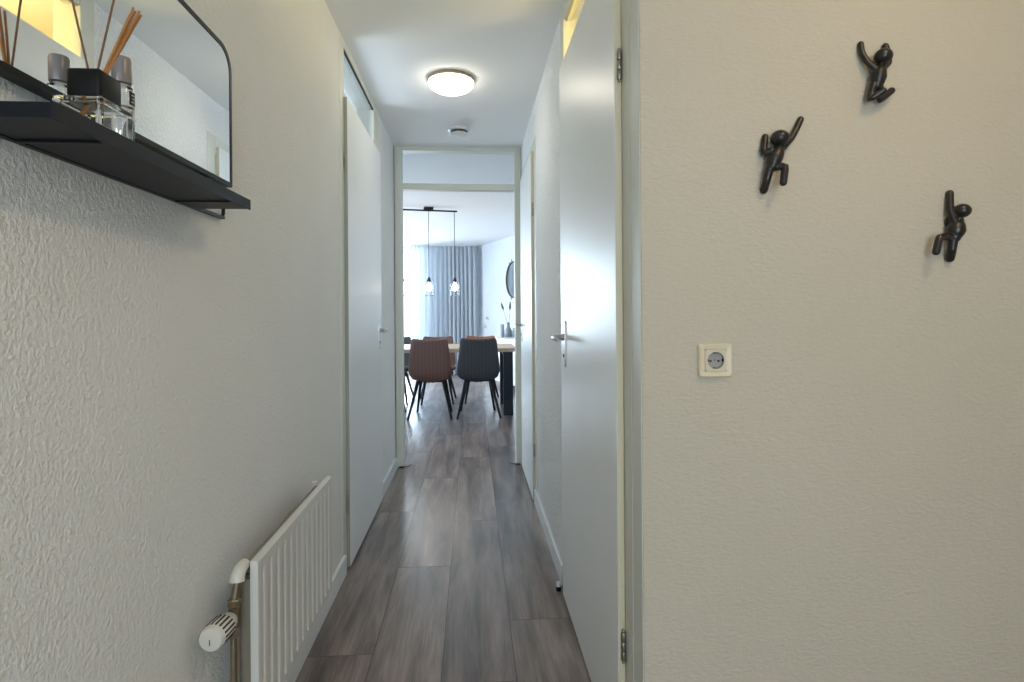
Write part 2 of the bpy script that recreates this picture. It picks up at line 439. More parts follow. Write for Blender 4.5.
def hinge(parent, x, y, z, side):
    bm = bmesh.new()
    for a, b in ((-.036, -.013), (-.011, .011), (.013, .036)):
        lathe(bm, [(.0052, a), (.0060, a+.002), (.0060, b-.002), (.0052, b)], 16, Vector((0,0,1)), (x+side*.006, y, z))
    sphere(bm, (x+side*.006, y, z+.039), .0045, u=10, v=8); sphere(bm, (x+side*.006, y, z-.039), .0045, u=10, v=8)
    box(bm, (x-.001, y+.003, z-.03), (x+side*.003+.001, y+.012, z+.03))
    h = obj('hinge', bm, M['dsteel'], parent); smooth_angle(h)

# left door (door_1): frame 2.53..3.57, leaf 2.605..3.535
bm = bmesh.new()
x0, x1 = XL-.10, XL+.003
box(bm, (x0, 2.53, 0), (x1, 2.617, CEIL), .0015); box(bm, (x0, 3.41, 0), (x1, 3.57, CEIL), .0015)
box(bm, (x0, 2.617, 2.393), (x1, 3.41, CEIL), .001)
box(bm, (x0, 2.617, 2.12), (XL-.001, 3.41, 2.19), .001)
f1 = struct(obj('trim_2', bm, M['frame']))
bm = bmesh.new(); box(bm, (XL-.016, 2.612, 2.185), (XL-.011, 3.415, 2.40)); obj('pane', bm, M['pane'], f1)
bm = bmesh.new()
box(bm, (XL-.010, 2.617, 2.386), (XL-.001, 3.41, 2.393))
obj('glazing_bead', bm, M['slot'], f1)
bm = bmesh.new(); box(bm, (XL+.004, 2.605, .012), (XL+.020, 3.535, 2.158), .0015); box(bm, (XL-.03, 2.625, .012), (XL+.004, 3.40, 2.11))
d1 = struct(obj('door_1', bm, M['leaf']))
bm = bmesh.new(); box(bm, (XL+.0035, 2.6035, .0125), (XL+.0188, 2.605, 2.157)); obj('door_edge', bm, M['leaf_edge_grey'], d1)
handle(d1, XL+.020, 3.42, .952, 1.127, 1.065, 1, -1)
hinge(d1, XL+.004, 2.598, 1.86, 1); hinge(d1, XL+.004, 2.598, .30, 1)

# right near door (door_2): frame 1.25..2.36, leaf 1.395..2.275
bm = bmesh.new()
x0, x1 = XR, XR+.10
box(bm, (x0, 1.254, 0), (x0+.05, 1.325, CEIL), .0015); box(bm, (x0-.001, 1.328, 0), (x0+.07, 1.40, CEIL), .0015)
box(bm, (x0-.002, 2.281, 0), (x1, 2.36, CEIL), .0015)
box(bm, (x0, 1.40, 2.372), (x0+.06, 2.281, CEIL), .001); box(bm, (x0+.001, 1.40, 2.11), (x0+.06, 2.281, 2.165), .001)
f2 = struct(obj('trim_3', bm, M['frame']))
bm = bmesh.new(); box(bm, (x0+.022, 1.39, 2.165), (x0+.027, 2.285, 2.38)); obj('pane', bm, M['pane'], f2)
bm = bmesh.new(); box(bm, (x0+.013, 1.40, 2.364), (x0+.021, 2.281, 2.372)); obj('glazing_bead', bm, M['leaf_edge'], f2)
bm = bmesh.new(); box(bm, (XR-.0205, 1.395, .012), (XR-.0025, 2.277, 2.155), .0015); box(bm, (XR-.0025, 1.41, .012), (XR+.03, 2.27, 2.105))
d2 = struct(obj('door_2', bm, M['leaf']))
bm = bmesh.new(); box(bm, (XR-.0195, 1.3935, .0125), (XR-.003, 1.395, 2.154)); obj('door_edge', bm, M['leaf_edge'], d2)
handle(d2, XR-.0205, 2.165, .954, 1.133, 1.07, -1, -1)
hinge(d2, XR-.003, 1.388, 1.79, -1); hinge(d2, XR-.003, 1.388, .325, -1)

# right far door (door_3): frame 3.315..4.215
bm = bmesh.new()
box(bm, (XR-.002, 3.315, 0), (x1, 3.42, 2.22), .0015); box(bm, (XR-.002, 4.13, 0), (x1, 4.215, 2.22), .0015); box(bm, (XR-.002, 3.42, 2.12), (x1, 4.13, 2.22), .0015)
f3 = struct(obj('trim_4', bm, M['frame']))
bm = bmesh.new(); box(bm, (XR-.019, 3.43, .012), (XR-.003, 4.195, 2.158), .0015); box(bm, (XR-.003, 3.44, .012), (XR+.03, 4.12, 2.11))
d3 = struct(obj('door_3', bm, M['leaf']))
bm = bmesh.new(); box(bm, (XR-.018, 3.4285, .0125), (XR-.003, 3.43, 2.157)); obj('door_edge', bm, M['leaf_edge_pale'], d3)
handle(d3, XR-.019, 4.09, .955, 1.13, 1.075, -1, -1)
hinge(d3, XR-.003, 3.422, 1.80, -1); hinge(d3, XR-.003, 3.422, .32, -1)

# baseboards
def basebd(name, x0, x1, y0, y1, h=.088):
    bm = bmesh.new(); box(bm, (min(x0,x1), y0, .0), (max(x0,x1), y1, h), .003); return struct(obj(name, bm, M['base']))
basebd('baseboard_left', XL, XL+.014, YB, 2.555)
basebd('baseboard_left_far', XL, XL+.014, 3.575, YF-.001)
basebd('baseboard_right', XR-.014, XR, 2.365, 3.40)
bm = bmesh.new(); box(bm, (XR, 1.236, 0), (1.95, 1.25, .088), .003); struct(obj('baseboard_front', bm, M['base']))
bm = bmesh.new()
q = [A0-AN*.014, A1-AN*.014, A1, A0]
extrude_outline(bm, [(p.x, p.y) for p in q], lambda u, v, d: (u, v, d), 0.0, .088); struct(obj('baseboard_living_right', bm, M['base']))
bm = bmesh.new(); box(bm, (X_LW, YW-.014, 0), (.11, YW, .088), .003); struct(obj('baseboard_living_far', bm, M['base']))

# ------------------------------------------------------------ ceiling fittings
def dome_lamp(name, label, x, y, mat, r=.122):
    t = empty(name, label, 'ceiling lamp', (x, y, CEIL))
    bm = bmesh.new(); lathe(bm, [(r*1.0, 0), (r*1.03, -.004), (r*1.03, -.018), (r*.97, -.022)], 48); smooth_angle(obj('base_ring', bm, M['domering'], t))
    bm = bmesh.new(); prof = [(r*1.0, -.020)]
    for i in range(1, 11):
        a = i/10*PI/2; prof.append((r*1.0*math.cos(a)**.9 if i < 10 else 0, -.020 - .052*math.sin(a)))
    lathe(bm, prof, 48); obj('glass_dome', bm, mat, t, smooth=True)
    return t
dome_lamp('ceiling_lamp', 'round opal glass dome lamp, lit, on the corridor ceiling', -.105, 3.03, M['dome'])
dome_lamp('ceiling_lamp', 'wider lit opal dome lamp on the entrance hall ceiling', .97, .38, M['dome2'], .15)
t = empty('smoke_detector', 'round white smoke detector with dark vent slots on the corridor ceiling', 'smoke detector', (-.082, 3.86, CEIL))
bm = bmesh.new(); lathe(bm, [(.074, 0), (.074, -.010), (.066, -.013)], 40); smooth_angle(obj('base', bm, M['whitep'], t))
bm = bmesh.new(); lathe(bm, [(.052, -.012), (.052, -.030)], 40); obj('vent', bm, M['grill'], t)
bm = bmesh.new()
for k in range(20):
    a = 2*PI*k/20; m = Matrix.Rotation(a, 4, 'Z'); box(bm, (.051, -.0022, -.031), (.057, .0022, -.012), mtx=m)
obj('rib', bm, M['grill'], t)
bm = bmesh.new(); lathe(bm, [(.060, -.030), (.062, -.034), (.055, -.042), (.0, -.046)], 40); smooth_angle(obj('cover', bm, M['whitep'], t))

# ------------------------------------------------------------ mirror and shelf
mir = empty('wall_mirror', 'wide black framed wall mirror with rounded top corners above the black shelf', 'mirror', (XL, .935, 1.466))
W, Hh = .85, .32
to3 = lambda u, v, d: (d, u, v+Hh/2)
outer = rounded_outline(W, Hh, .05, 8, (.055, .055, .006, .006)); inner = rounded_outline(W-.016, Hh-.020, .05, 8, (.048, .048, .003, .003))
bm = bmesh.new(); ring_outline(bm, outer, inner, to3, .002, .0225); smooth_angle(obj('mirror_frame', bm, M['black'], mir))
bm = bmesh.new(); extrude_outline(bm, rounded_outline(W-.015, Hh-.019, .05, 8, (.0485, .0485, .003, .003)), to3, .008, .0210); obj('mirror_glass', bm, M['mirror'], mir)
sh = empty('wall_shelf', 'black metal wall shelf with raised front lip under the wide mirror', 'shelf', (XL, .935, 1.39))
h = .278
bm = bmesh.new()
box(bm, (.0155, -h, .0), (.1175, h, .0175), .0006)
box(bm, (.1175, -h, -.002), (.120, h, .0190), .0006)
obj('shelf_tray', bm, M['shelf'], sh)
bm = bmesh.new(); box(bm, (.003, -.405, -.001), (.014, .405, .006), .001)
for s in (-1, 1):
    tube(bm, [(.008, s*.400, .003), (.010, s*.404, .012), (.012, s*.40, .036), (.012, s*.396, .070)], .004, 8)
    box(bm, (.006, s*.315-.012, .055), (.020, s*.315+.012, .075), .002)
smooth_angle(obj('hanging_rail', bm, M['black'], sh))
for yy in (-.19, .19):
    bm = bmesh.new(); box(bm, (.013, yy-.003, -.0035), (.115, yy+.003, -.0002), .0008); obj('bracket', bm, M['black'], sh)

# reed diffuser, bottle 1.4085 .. 1.456
ZT = 1.4088
rd = empty('reed_diffuser', 'square glass reed diffuser with black cap and rattan sticks on the shelf', 'reed diffuser', (-.509, .797, ZT))
bm = bmesh.new(); box(bm, (-.031, -.035, 0), (.031, .035, .047), .004, 3); 
bmesh.ops.recalc_face_normals(bm, faces=bm.faces[:])
vi = box(bm, (-.024, -.028, .007), (.024, .028, .041), .003, 2)
o = bpy.data.meshes.new('bottle')
# flip the inner shell so it reads as a cavity in the glass
vis = set(vi)
for f in bm.faces:
    if all(v in vis for v in f.verts): f.normal_flip()
bm.to_mesh(o); bm.free(); o.materials.append(M['glass'])
for p in o.polygons: p.use_smooth = False
ob = bpy.data.objects.new('bottle', o); C.objects.link(ob); ob.parent = rd
bm = bmesh.new(); box(bm, (-.0210, -.024, .0475), (.0225, .024, .0870), .0048, 4); smooth_angle(obj('cap', bm, M['blackp'], rd))
ends = [(.040, .020, .190), (.038, .028, .189), (.041, .033, .192), (.039, .040, .190), (.041, .047, .190), (.039, .054, .187), (.041, .060, .184), (.036, .044, .180)]
for k, e in enumerate(ends):
    bm = bmesh.new(); b0 = Vector((.006 + .0010*(k % 3), .003 + .0011*k, .080)); d = (Vector(e)-b0)
    tube(bm, [b0 - d.normalized()*.055 if k < 4 else b0, b0, Vector(e)], .0016, 8); obj('reed', bm, M['reed'], rd)
for e in ((.006, -.075, .225), (.012, .043, .265)):
    bm = bmesh.new(); b0 = Vector((.001, -.006 if e[1] < 0 else -.002, .070)); tube(bm, [b0, Vector(e)], .0014, 8); obj('reed', bm, M['reed_d'], rd)

pf = empty('perfume_bottle', 'clear round spray bottle with grey cap and small dark label behind the diffuser', 'bottle', (-.518, .872, ZT))
bm = bmesh.new(); lathe(bm, [(0, 0), (.0145, 0), (.0160, .003), (.0160, .092), (.0145, .099), (.010, .103), (.009, .108), (0, .108)], 32)
lathe(bm, [(0, .006), (.0135, .006), (.0135, .070), (0, .070)][::-1], 32); o = obj('bottle', bm, M['glass'], pf); smooth_angle(o)
bm = bmesh.new(); lathe(bm, [(0, .105), (.0125, .105), (.0130, .107), (.0132, .139), (.0118, .143), (0, .145)], 32); smooth_angle(obj('cap', bm, M['pcap'], pf))
def curved(bm, r, a0, a1, z0, z1, n):
    vs = [[bm.verts.new((r*math.cos(R(a0+(a1-a0)*i/n)), r*math.sin(R(a0+(a1-a0)*i/n)), z)) for z in (z0, z1)] for i in range(n+1)]
    for i in range(n): bm.faces.new((vs[i][0], vs[i+1][0], vs[i+1][1], vs[i][1]))
bm = bmesh.new(); curved(bm, .0163, -25, 30, .072, .092, 10)
bmesh.ops.solidify(bm, geom=bm.faces[:], thickness=.0003)
lb = obj('label', bm, M['plabel'], pf)
bm = bmesh.new()
for (a0, a1, z) in ((-14, 20, .086), (-8, 16, .081), (-14, 6, .076)): curved(bm, .0168, a0, a1, z, z+.0015, 5)
obj('label_print', bm, M['paper'], lb)

# --------------------------------------------------------------- radiator
ra = empty('radiator', 'white ribbed panel radiator with round thermostat valve on the left wall', 'radiator', (XL, 1.293, .228))
L_, RH = .661, .388
bm = bmesh.new()
prof = []   # y, depth  (front face profile)
pitch = (L_-.030)/13; yy = .015
prof += [(0, .088), (.003, .098), (.014, .100)]
for k in range(13):
    y0 = yy + k*pitch
    prof += [(y0+.005, .100), (y0+.008, .0990), (y0+.0115, .0905), (y0+.014, .0875), (y0+.018, .0875), (y0+.0205, .0905), (y0+.024, .0990), (y0+.027, .100)]
prof += [(L_-.014, .100), (L_-.003, .098), (L_, .088)]
zs = [(0, 0, .090), (.004, 0, None), (.020, 0, None), (.030, 1, None), (RH-.038, 1, None), (RH-.026, 0, None), (RH-.004, 0, None), (RH, 0, .090)]
grid = []
for z, full, fx in zs:
    row = []
    for y, d in prof:
        dd = d if full else max(d, .100) if .003 < y < L_-.003 else d
        if fx is not None: dd = fx
        row.append(bm.verts.new((dd, y, z)))
    grid.append(row)
for r0, r1 in zip(grid, grid[1:]):
    for i in range(len(prof)-1): bm.faces.new((r0[i], r0[i+1], r1[i+1], r1[i]))
smooth_angle(obj('front_panel', bm, M['rad'], ra), 28)
bm = bmesh.new(); box(bm, (.081, .001, .002), (.089, L_-.001, RH-.001), .0015)
obj('panel_back', bm, M['rad'], ra)
bm = bmesh.new()
box(bm, (.040, .006, .004), (.049, L_-.004, RH-.045), .002)
obj('rear_panel', bm, M['rad'], ra)
bm = bmesh.new()
k = 0
while .02 + k*.018 < L_-.02:
    y = .02 + k*.018
    box(bm, (.051, y, .02), (.079, y+.002, RH-.05)); k += 1
obj('fins', bm, M['radin'], ra)
for y in (.12, L_-.15):
    bm = bmesh.new(); box(bm, (.001, y, .06), (.040, y+.03, RH-.075), .002); obj('wall_bracket', bm, M['radin'], ra)
# vent plug at the far top
bm = bmesh.new(); lathe(bm, [(.011, 0), (.013, .002), (.013, .02), (.009, .022), (.009, .032), (0, .032)], 20, Vector((0, 1, 0)), (.058, L_-.06, RH-.024))
lathe(bm, [(.010, -.03), (.010, .016), (0, .018)], 20, Vector((0, 0, 1)), (.058, L_-.055, RH-.02)); smooth_angle(obj('vent_plug', bm, M['head'], ra))
for nm, z0 in (('collector_pipe', RH-.024),):
    bm = bmesh.new(); tube(bm, [(.064, .0, z0), (.064, L_-.04, z0)], .009, 14); smooth_angle(obj(nm, bm, M['radin'], ra))
# valve group at the near end: elbow, tail pipe, valve body, head, riser
vx = .055
bm = bmesh.new()
tube(bm, [(.066, .010, RH-.010), (.066, -.008, RH-.010), (.066, -.018, RH-.013), (.065, -.024, RH-.021), (.065, -.026, RH-.032)], [.0125, .0135, .014, .0150, .0158], 18)
smooth_angle(obj('elbow', bm, M['head'], ra), 50)
bm = bmesh.new()
tube(bm, [(.065, -.025, RH-.028), (.061, -.029, RH-.065), (.059, -.030, RH-.078)], [.0085, .0085, .009], 14)
lathe(bm, [(.0115, -.009), (.0135, -.007), (.0135, .007), (.0115, .009)], 6, Vector((.1, 0, 1)), (.059, -.030, RH-.076))
lathe(bm, [(.011, -.028), (.012, .0), (.0105, .018)], 18, Vector((0, 0, 1)), (.058, -.030, RH-.104))
tube(bm, [(.058, -.030, RH-.104), (.058, -.056, RH-.104)], .011, 16)
smooth_angle(obj('valve_body', bm, M['brass'], ra), 40)
bm = bmesh.new(); lathe(bm, [(.0130, -.009), (.0130, .009)], 6, Vector((0, 0, 1)), (.058, -.030, RH-.140)); tube(bm, [(.058, -.030, RH-.12), (.058, -.030, -.2275)], .0072, 14)
smooth_angle(obj('supply_pipe', bm, M['brass'], ra), 40)
hd = Vector((-.10, -1, .0)).normalized(); ho = Vector((.058, -.050, RH-.104))
bm = bmesh.new(); lathe(bm, [(.015, -.004), (.0175, 0), (.0175, .010), (.019, .012), (.0225, .016), (.0250, .022), (.0262, .050), (.0255, .068), (.0225, .074), (.021, .0745), (0, .0755)], 40, hd, ho)
thh = smooth_angle(obj('thermostat_head', bm, M['head'], ra), 40)
bm = bmesh.new(); a_, b_ = frame_from(hd)
for k in range(18):
    t_ = 2*PI*k/18
    rr_ = a_*math.cos(t_)+b_*math.sin(t_); tt = hd.cross(rr_)
    m = Matrix.Identity(4)
    for i in range(3): m[i][0] = rr_[i]; m[i][1] = tt[i]; m[i][2] = hd[i]; m[i][3] = ho[i]
    box(bm, (.0235, -.0020, .024), (.0268, .0020, .062), .0008, 1, mtx=m)
obj('slots', bm, M['slot'], thh)
bm = bmesh.new(); c_ = ho + hd*.0755; box(bm, (c_.x-.0008, c_.y-.0008, c_.z-.010), (c_.x+.0008, c_.y+.001, c_.z+.002)); obj('mark', bm, M['slot'], thh)
bm = bmesh.new(); lathe(bm, [(.0165, -.003), (.0165, .004)], 30, hd, ho+hd*.002); obj('collar', bm, M['dsteel'], thh)

# --------------------------------------------------------------- wall hooks
S = .00236
def px(cx, cy, ox, oz, k):      # figure sketch units -> metres on the wall
    def f(u, v, d):
        q = (1.25-d)/1.228
        return Vector(((ox + u/k*S)*q, 1.25-d, 1.17 + (oz - v/k*S - 1.17)*q))
    return f
def hook(label, ox, oz, k, head, torso, limbs):
    f = px(0, 0, ox, oz, k)
    bm = bmesh.new()
    (hu, hv, hd_, hr) = head; sphere(bm, f(hu, hv, hd_), hr/k*S, (1.04, 1, .93))
    # torso: tapered egg along a short spine
    p = [f(*q[:3]) for q in torso]; rs = [q[3]/k*S for q in torso]
    tube(bm, p, rs, 20); sphere(bm, p[0], rs[0]*.98); sphere(bm, p[-1], rs[-1]*.98)
    for limb in limbs:
        pts = [f(*q[:3]) for q in limb]; rr = [q[3]/k*S for q in limb]
        # smooth the chain a little (quadratic subdivision)
        P2, R2 = [pts[0]], [rr[0]]
        for i in range(1, len(pts)-1):
            P2 += [pts[i].lerp(pts[i-1], .22), pts[i].lerp((pts[i-1]+pts[i+1])/2, .07), pts[i].lerp(pts[i+1], .22)]
            R2 += [rr[i]]*3
        P2.append(pts[-1]); R2.append(rr[-1])
        tube(bm, P2, R2, 14); sphere(bm, P2[0], R2[0]*.99, u=14, v=10); sphere(bm, P2[-1], R2[-1]*.99, u=14, v=10)
    # stub that fixes the body to the wall
    c = (p[0]+p[-1])/2; tube(bm, [c, Vector((c.x, 1.2495, c.z))], .006, 12)
    o = obj('wall_hook', bm, M['hookp'])
    # origin at the wall fixing
    org = Vector((c.x, 1.25, c.z)); o.data.transform(Matrix.Translation(-org)); o.location = org
    rm = o.modifiers.new('Remesh', 'REMESH'); rm.mode = 'VOXEL'; rm.voxel_size = .0011; rm.use_smooth_shade = True
    sm = o.modifiers.new('Smooth', 'SMOOTH'); sm.factor = .5; sm.iterations = 4
    tag(o, label, 'wall hook', 'black climbing figure wall hooks')
D = .022
hook('black climbing figure hook highest on the wall, both legs tucked up', .858, 1.8125, 8.533,
     (334, 213, .026, 69), [(312, 292, D, 32), (302, 335, D, 52), (288, 385, D, 64), (278, 435, D, 54), (270, 465, D, 40)],
     [[(268, 322, D, 27), (195, 268, .016, 26), (145, 190, .010, 25), (135, 118, .006, 25)],
      [(330, 310, D, 32), (378, 270, .014, 28), (372, 190, .009, 28), (350, 130, .006, 28)],
      [(246, 455, D, 34), (208, 580, .024, 28), (330, 500, .038, 27)],
      [(294, 470, D, 34), (300, 584, .018, 29), (402, 500, .014, 29)]])
hook('black climbing figure hook furthest left, with one arm stretched up to the right', .620, 1.6255, 7.577,
     (260, 208, .026, 64), [(262, 278, D, 34), (242, 312, D, 50), (222, 350, D, 57), (205, 395, D, 50), (200, 415, D, 42)],
     [[(275, 284, D, 27), (348, 206, .014, 25), (387, 134, .009, 25), (418, 70, .006, 25)],
      [(195, 300, D, 27), (135, 324, .014, 25), (148, 200, .006, 24)],
      [(186, 415, D, 31), (160, 510, .020, 29), (136, 588, .008, 29)],
      [(215, 420, D, 30), (300, 412, .036, 27), (284, 532, .040, 26)]])
hook('black climbing figure hook furthest right and lowest, one arm straight up', 1.037, 1.469, 7.585,
     (334, 228, .026, 57), [(306, 302, D, 34), (294, 335, D, 54), (284, 370, D, 63), (276, 400, D, 57), (270, 425, D, 44)],
     [[(272, 312, D, 28), (236, 225, .014, 27), (235, 100, .006, 27)],
      [(262, 310, D-.004, 22), (220, 290, .010, 20), (216, 330, .005, 18)],
      [(245, 425, D, 30), (152, 424, .034, 26), (125, 536, .038, 27)],
      [(262, 440, D, 34), (250, 520, .020, 30), (235, 585, .010, 30)]])

# --------------------------------------------------------------- socket
def socket(name, label, loc, rotz=0, s=.078):
    t = empty(name, label, 'socket', loc, rotz)
    f = lambda u, v, d: (u, -d, v)
    bm = bmesh.new()
    o1 = rounded_outline(s, s, .008, 5); o2 = rounded_outline(s*.92, s*.92, .007, 5); i1 = rounded_outline(s*.66, s*.66, .003, 5)
    A = [[bm.verts.new(f(u, v, d)) for u, v in ps] for ps, d in ((o1, 0), (o1, .006), (o2, .0105), (i1, .0085), (i1, .002))]
    n = len(o1)
    for p, q_ in zip(A, A[1:]):
        for i in range(n): bm.faces.new((p[i], p[(i+1) % n], q_[(i+1) % n], q_[i]))
    smooth_angle(obj('frame', bm, M['cream'], t), 30)
    bm = bmesh.new()
    # insert plate with a round well
    N_ = 40; sq = []
    hw = s*.645/2
    for k in range(N_):
        a = 2*PI*(k+.5)/N_; c, sn = math.cos(a), math.sin(a); m_ = hw/max(abs(c), abs(sn)); sq.append((c*m_, sn*m_))
    ci = [(.0195*math.cos(2*PI*(k+.5)/N_), .0195*math.sin(2*PI*(k+.5)/N_)) for k in range(N_)]
    A = [[bm.verts.new(f(u, v, d)) for u, v in ps] for ps, d in ((sq, .002), (sq, .0095), (ci, .0095))]
    for p, q_ in zip(A, A[1:]):
        for i in range(N_): bm.faces.new((p[i], p[(i+1) % N_], q_[(i+1) % N_], q_[i]))
    obj('insert', bm, M['cream2'], t)
    bm = bmesh.new(); co = [(.0195*math.cos(2*PI*k/N_), .0195*math.sin(2*PI*k/N_)) for k in range(N_)]
    A = [[bm.verts.new(f(u*q_, v*q_, d)) for u, v in co] for q_, d in ((1, .0095), (.97, .0012))]
    for i in range(N_): bm.faces.new((A[0][i], A[0][(i+1) % N_], A[1][(i+1) % N_], A[1][i]))
    bm.faces.new(A[1]); w = obj('well', bm, M['recess'], t)
    for u, v in ((-.0095, -.002), (.0095, -.002)):
        bm = bmesh.new(); lathe(bm, [(.0028, 0), (.0028, .0008), (0, .0008)], 14, Vector((0, -1, 0)), (u, -.0012, v)); obj('pin_hole', bm, M['slot'], w)
    bm = bmesh.new(); lathe(bm, [(.0016, 0), (.0016, .0009), (0, .0009)], 12, Vector((0, -1, 0)), (0, -.0012, 0)); obj('screw', bm, M['slot'], w)
    for v in (-.0175, .0175):
        bm = bmesh.new(); box(bm, (-.003, -.0088, v-.0022), (.003, -.001, v+.0022), .0005, 1); obj('earth_clip', bm, M['dsteel'], w)
    for u in (-.0185, .0185):
        bm = bmesh.new(); box(bm, (u-.0016, -.0090, -.003), (u+.0016, -.001, .003)); obj('guide', bm, M['slot'], w)
    return t
socket('power_socket', 'cream square power socket on the plaster wall below the climbing hooks', (.553, 1.25, 1.056))

# small metal door stop by the right door
t = empty('door_stop', 'small white and black rubber door stop on the floor by the near right door', 'door stop', (.352, 2.33, 0))
bm = bmesh.new(); lathe(bm, [(.011, 0.0005), (.011, .016), (.008, .018)], 20); smooth_angle(obj('rubber', bm, M['blackp'], t))
bm = bmesh.new(); lathe(bm, [(.0085, .018), (.0085, .034), (.006, .037), (0, .037)], 20); smooth_angle(obj('cap', bm, M['whitep'], t))

# --------------------------------------------------------------- pendant lamp
pd = empty('pendant_lamp', 'black bar pendant with three glass bulb shades hanging over the dining table', 'pendant lamp', (-.515, 6.75, CEIL), R(9))
bm = bmesh.new(); box(bm, (-.055, -.04, -.028), (.055, .04, 0), .003); obj('canopy', bm, M['black'], pd)
bm = bmesh.new(); tube(bm, [(-.345, 0, -.036), (.345, 0, -.036)], .010, 12); obj('bar', bm, M['black'], pd)
for xo, dz in ((-.31, 0), (0, 0), (.31, 0)):
    z = -.985+.145
    bm = bmesh.new(); tube(bm, [(xo, 0, -.04), (xo, 0, z+.005)], .0035, 8); cd = obj('cord', bm, M['black'], pd)
    bm = bmesh.new(); lathe(bm, [(.006, z+.012), (.010, z), (.024, z-.035), (.026, z-.048), (0, z-.048)], 24); sk_ = smooth_angle(obj('bulb_socket', bm, M['black'], pd))
    bm = bmesh.new(); lathe(bm, [(.026, z-.040), (.046, z-.062), (.055, z-.085), (.055, z-.215)][::1], 32)
    bmesh.ops.delete(bm, geom=[f for f in bm.faces if len(f.verts) > 4], context='FACES')
    gs_ = obj('glass_shade', bm, M['pane'], pd, smooth=True)
    bm = bmesh.new(); pts = [(.055*math.cos(2*PI*k/32), .055*math.sin(2*PI*k/32)) for k in range(33)]
    tube(bm, [(xo+a, b, z-.215) for a, b in pts], .0035, 8); 
    bmesh.ops.translate(bm, verts=bm.verts, vec=(-xo, 0, 0)); rim = obj('shade_rim', bm, M['dsteel'], pd)
    bm = bmesh.new(); sphere(bm, (0, 0, z-.115), .034, (1, 1, 1.2)); bl_ = obj('bulb', bm, M['bulb'], pd, smooth=True)
    for ch in (rim, bl_, sk_, gs_): ch.location.x = xo

# --------------------------------------------------------------- table
tb = empty('dining_table', 'oak topped dining table with wide dark blue steel legs in the living room', 'table', (-.52, 6.74, 0))
bm = bmesh.new(); box(bm, (-1.02, -.48, .722), (1.02, .48, .765), .003); obj('tabletop', bm, M['oak'], tb)
for sx in (-1, 1):
    xc = sx*.92; a, b = xc-.055, xc+.055
    bm = bmesh.new()
    box(bm, (a, -.42, 0), (b, -.37, .722), .003); box(bm, (a, .37, 0), (b, .42, .722), .003); box(bm, (a, -.37, .682), (b, .37, .722), .003); box(bm, (a, -.37, 0), (b, .37, .03), .003) if False else None
    obj('leg', bm, M['tleg'], tb)

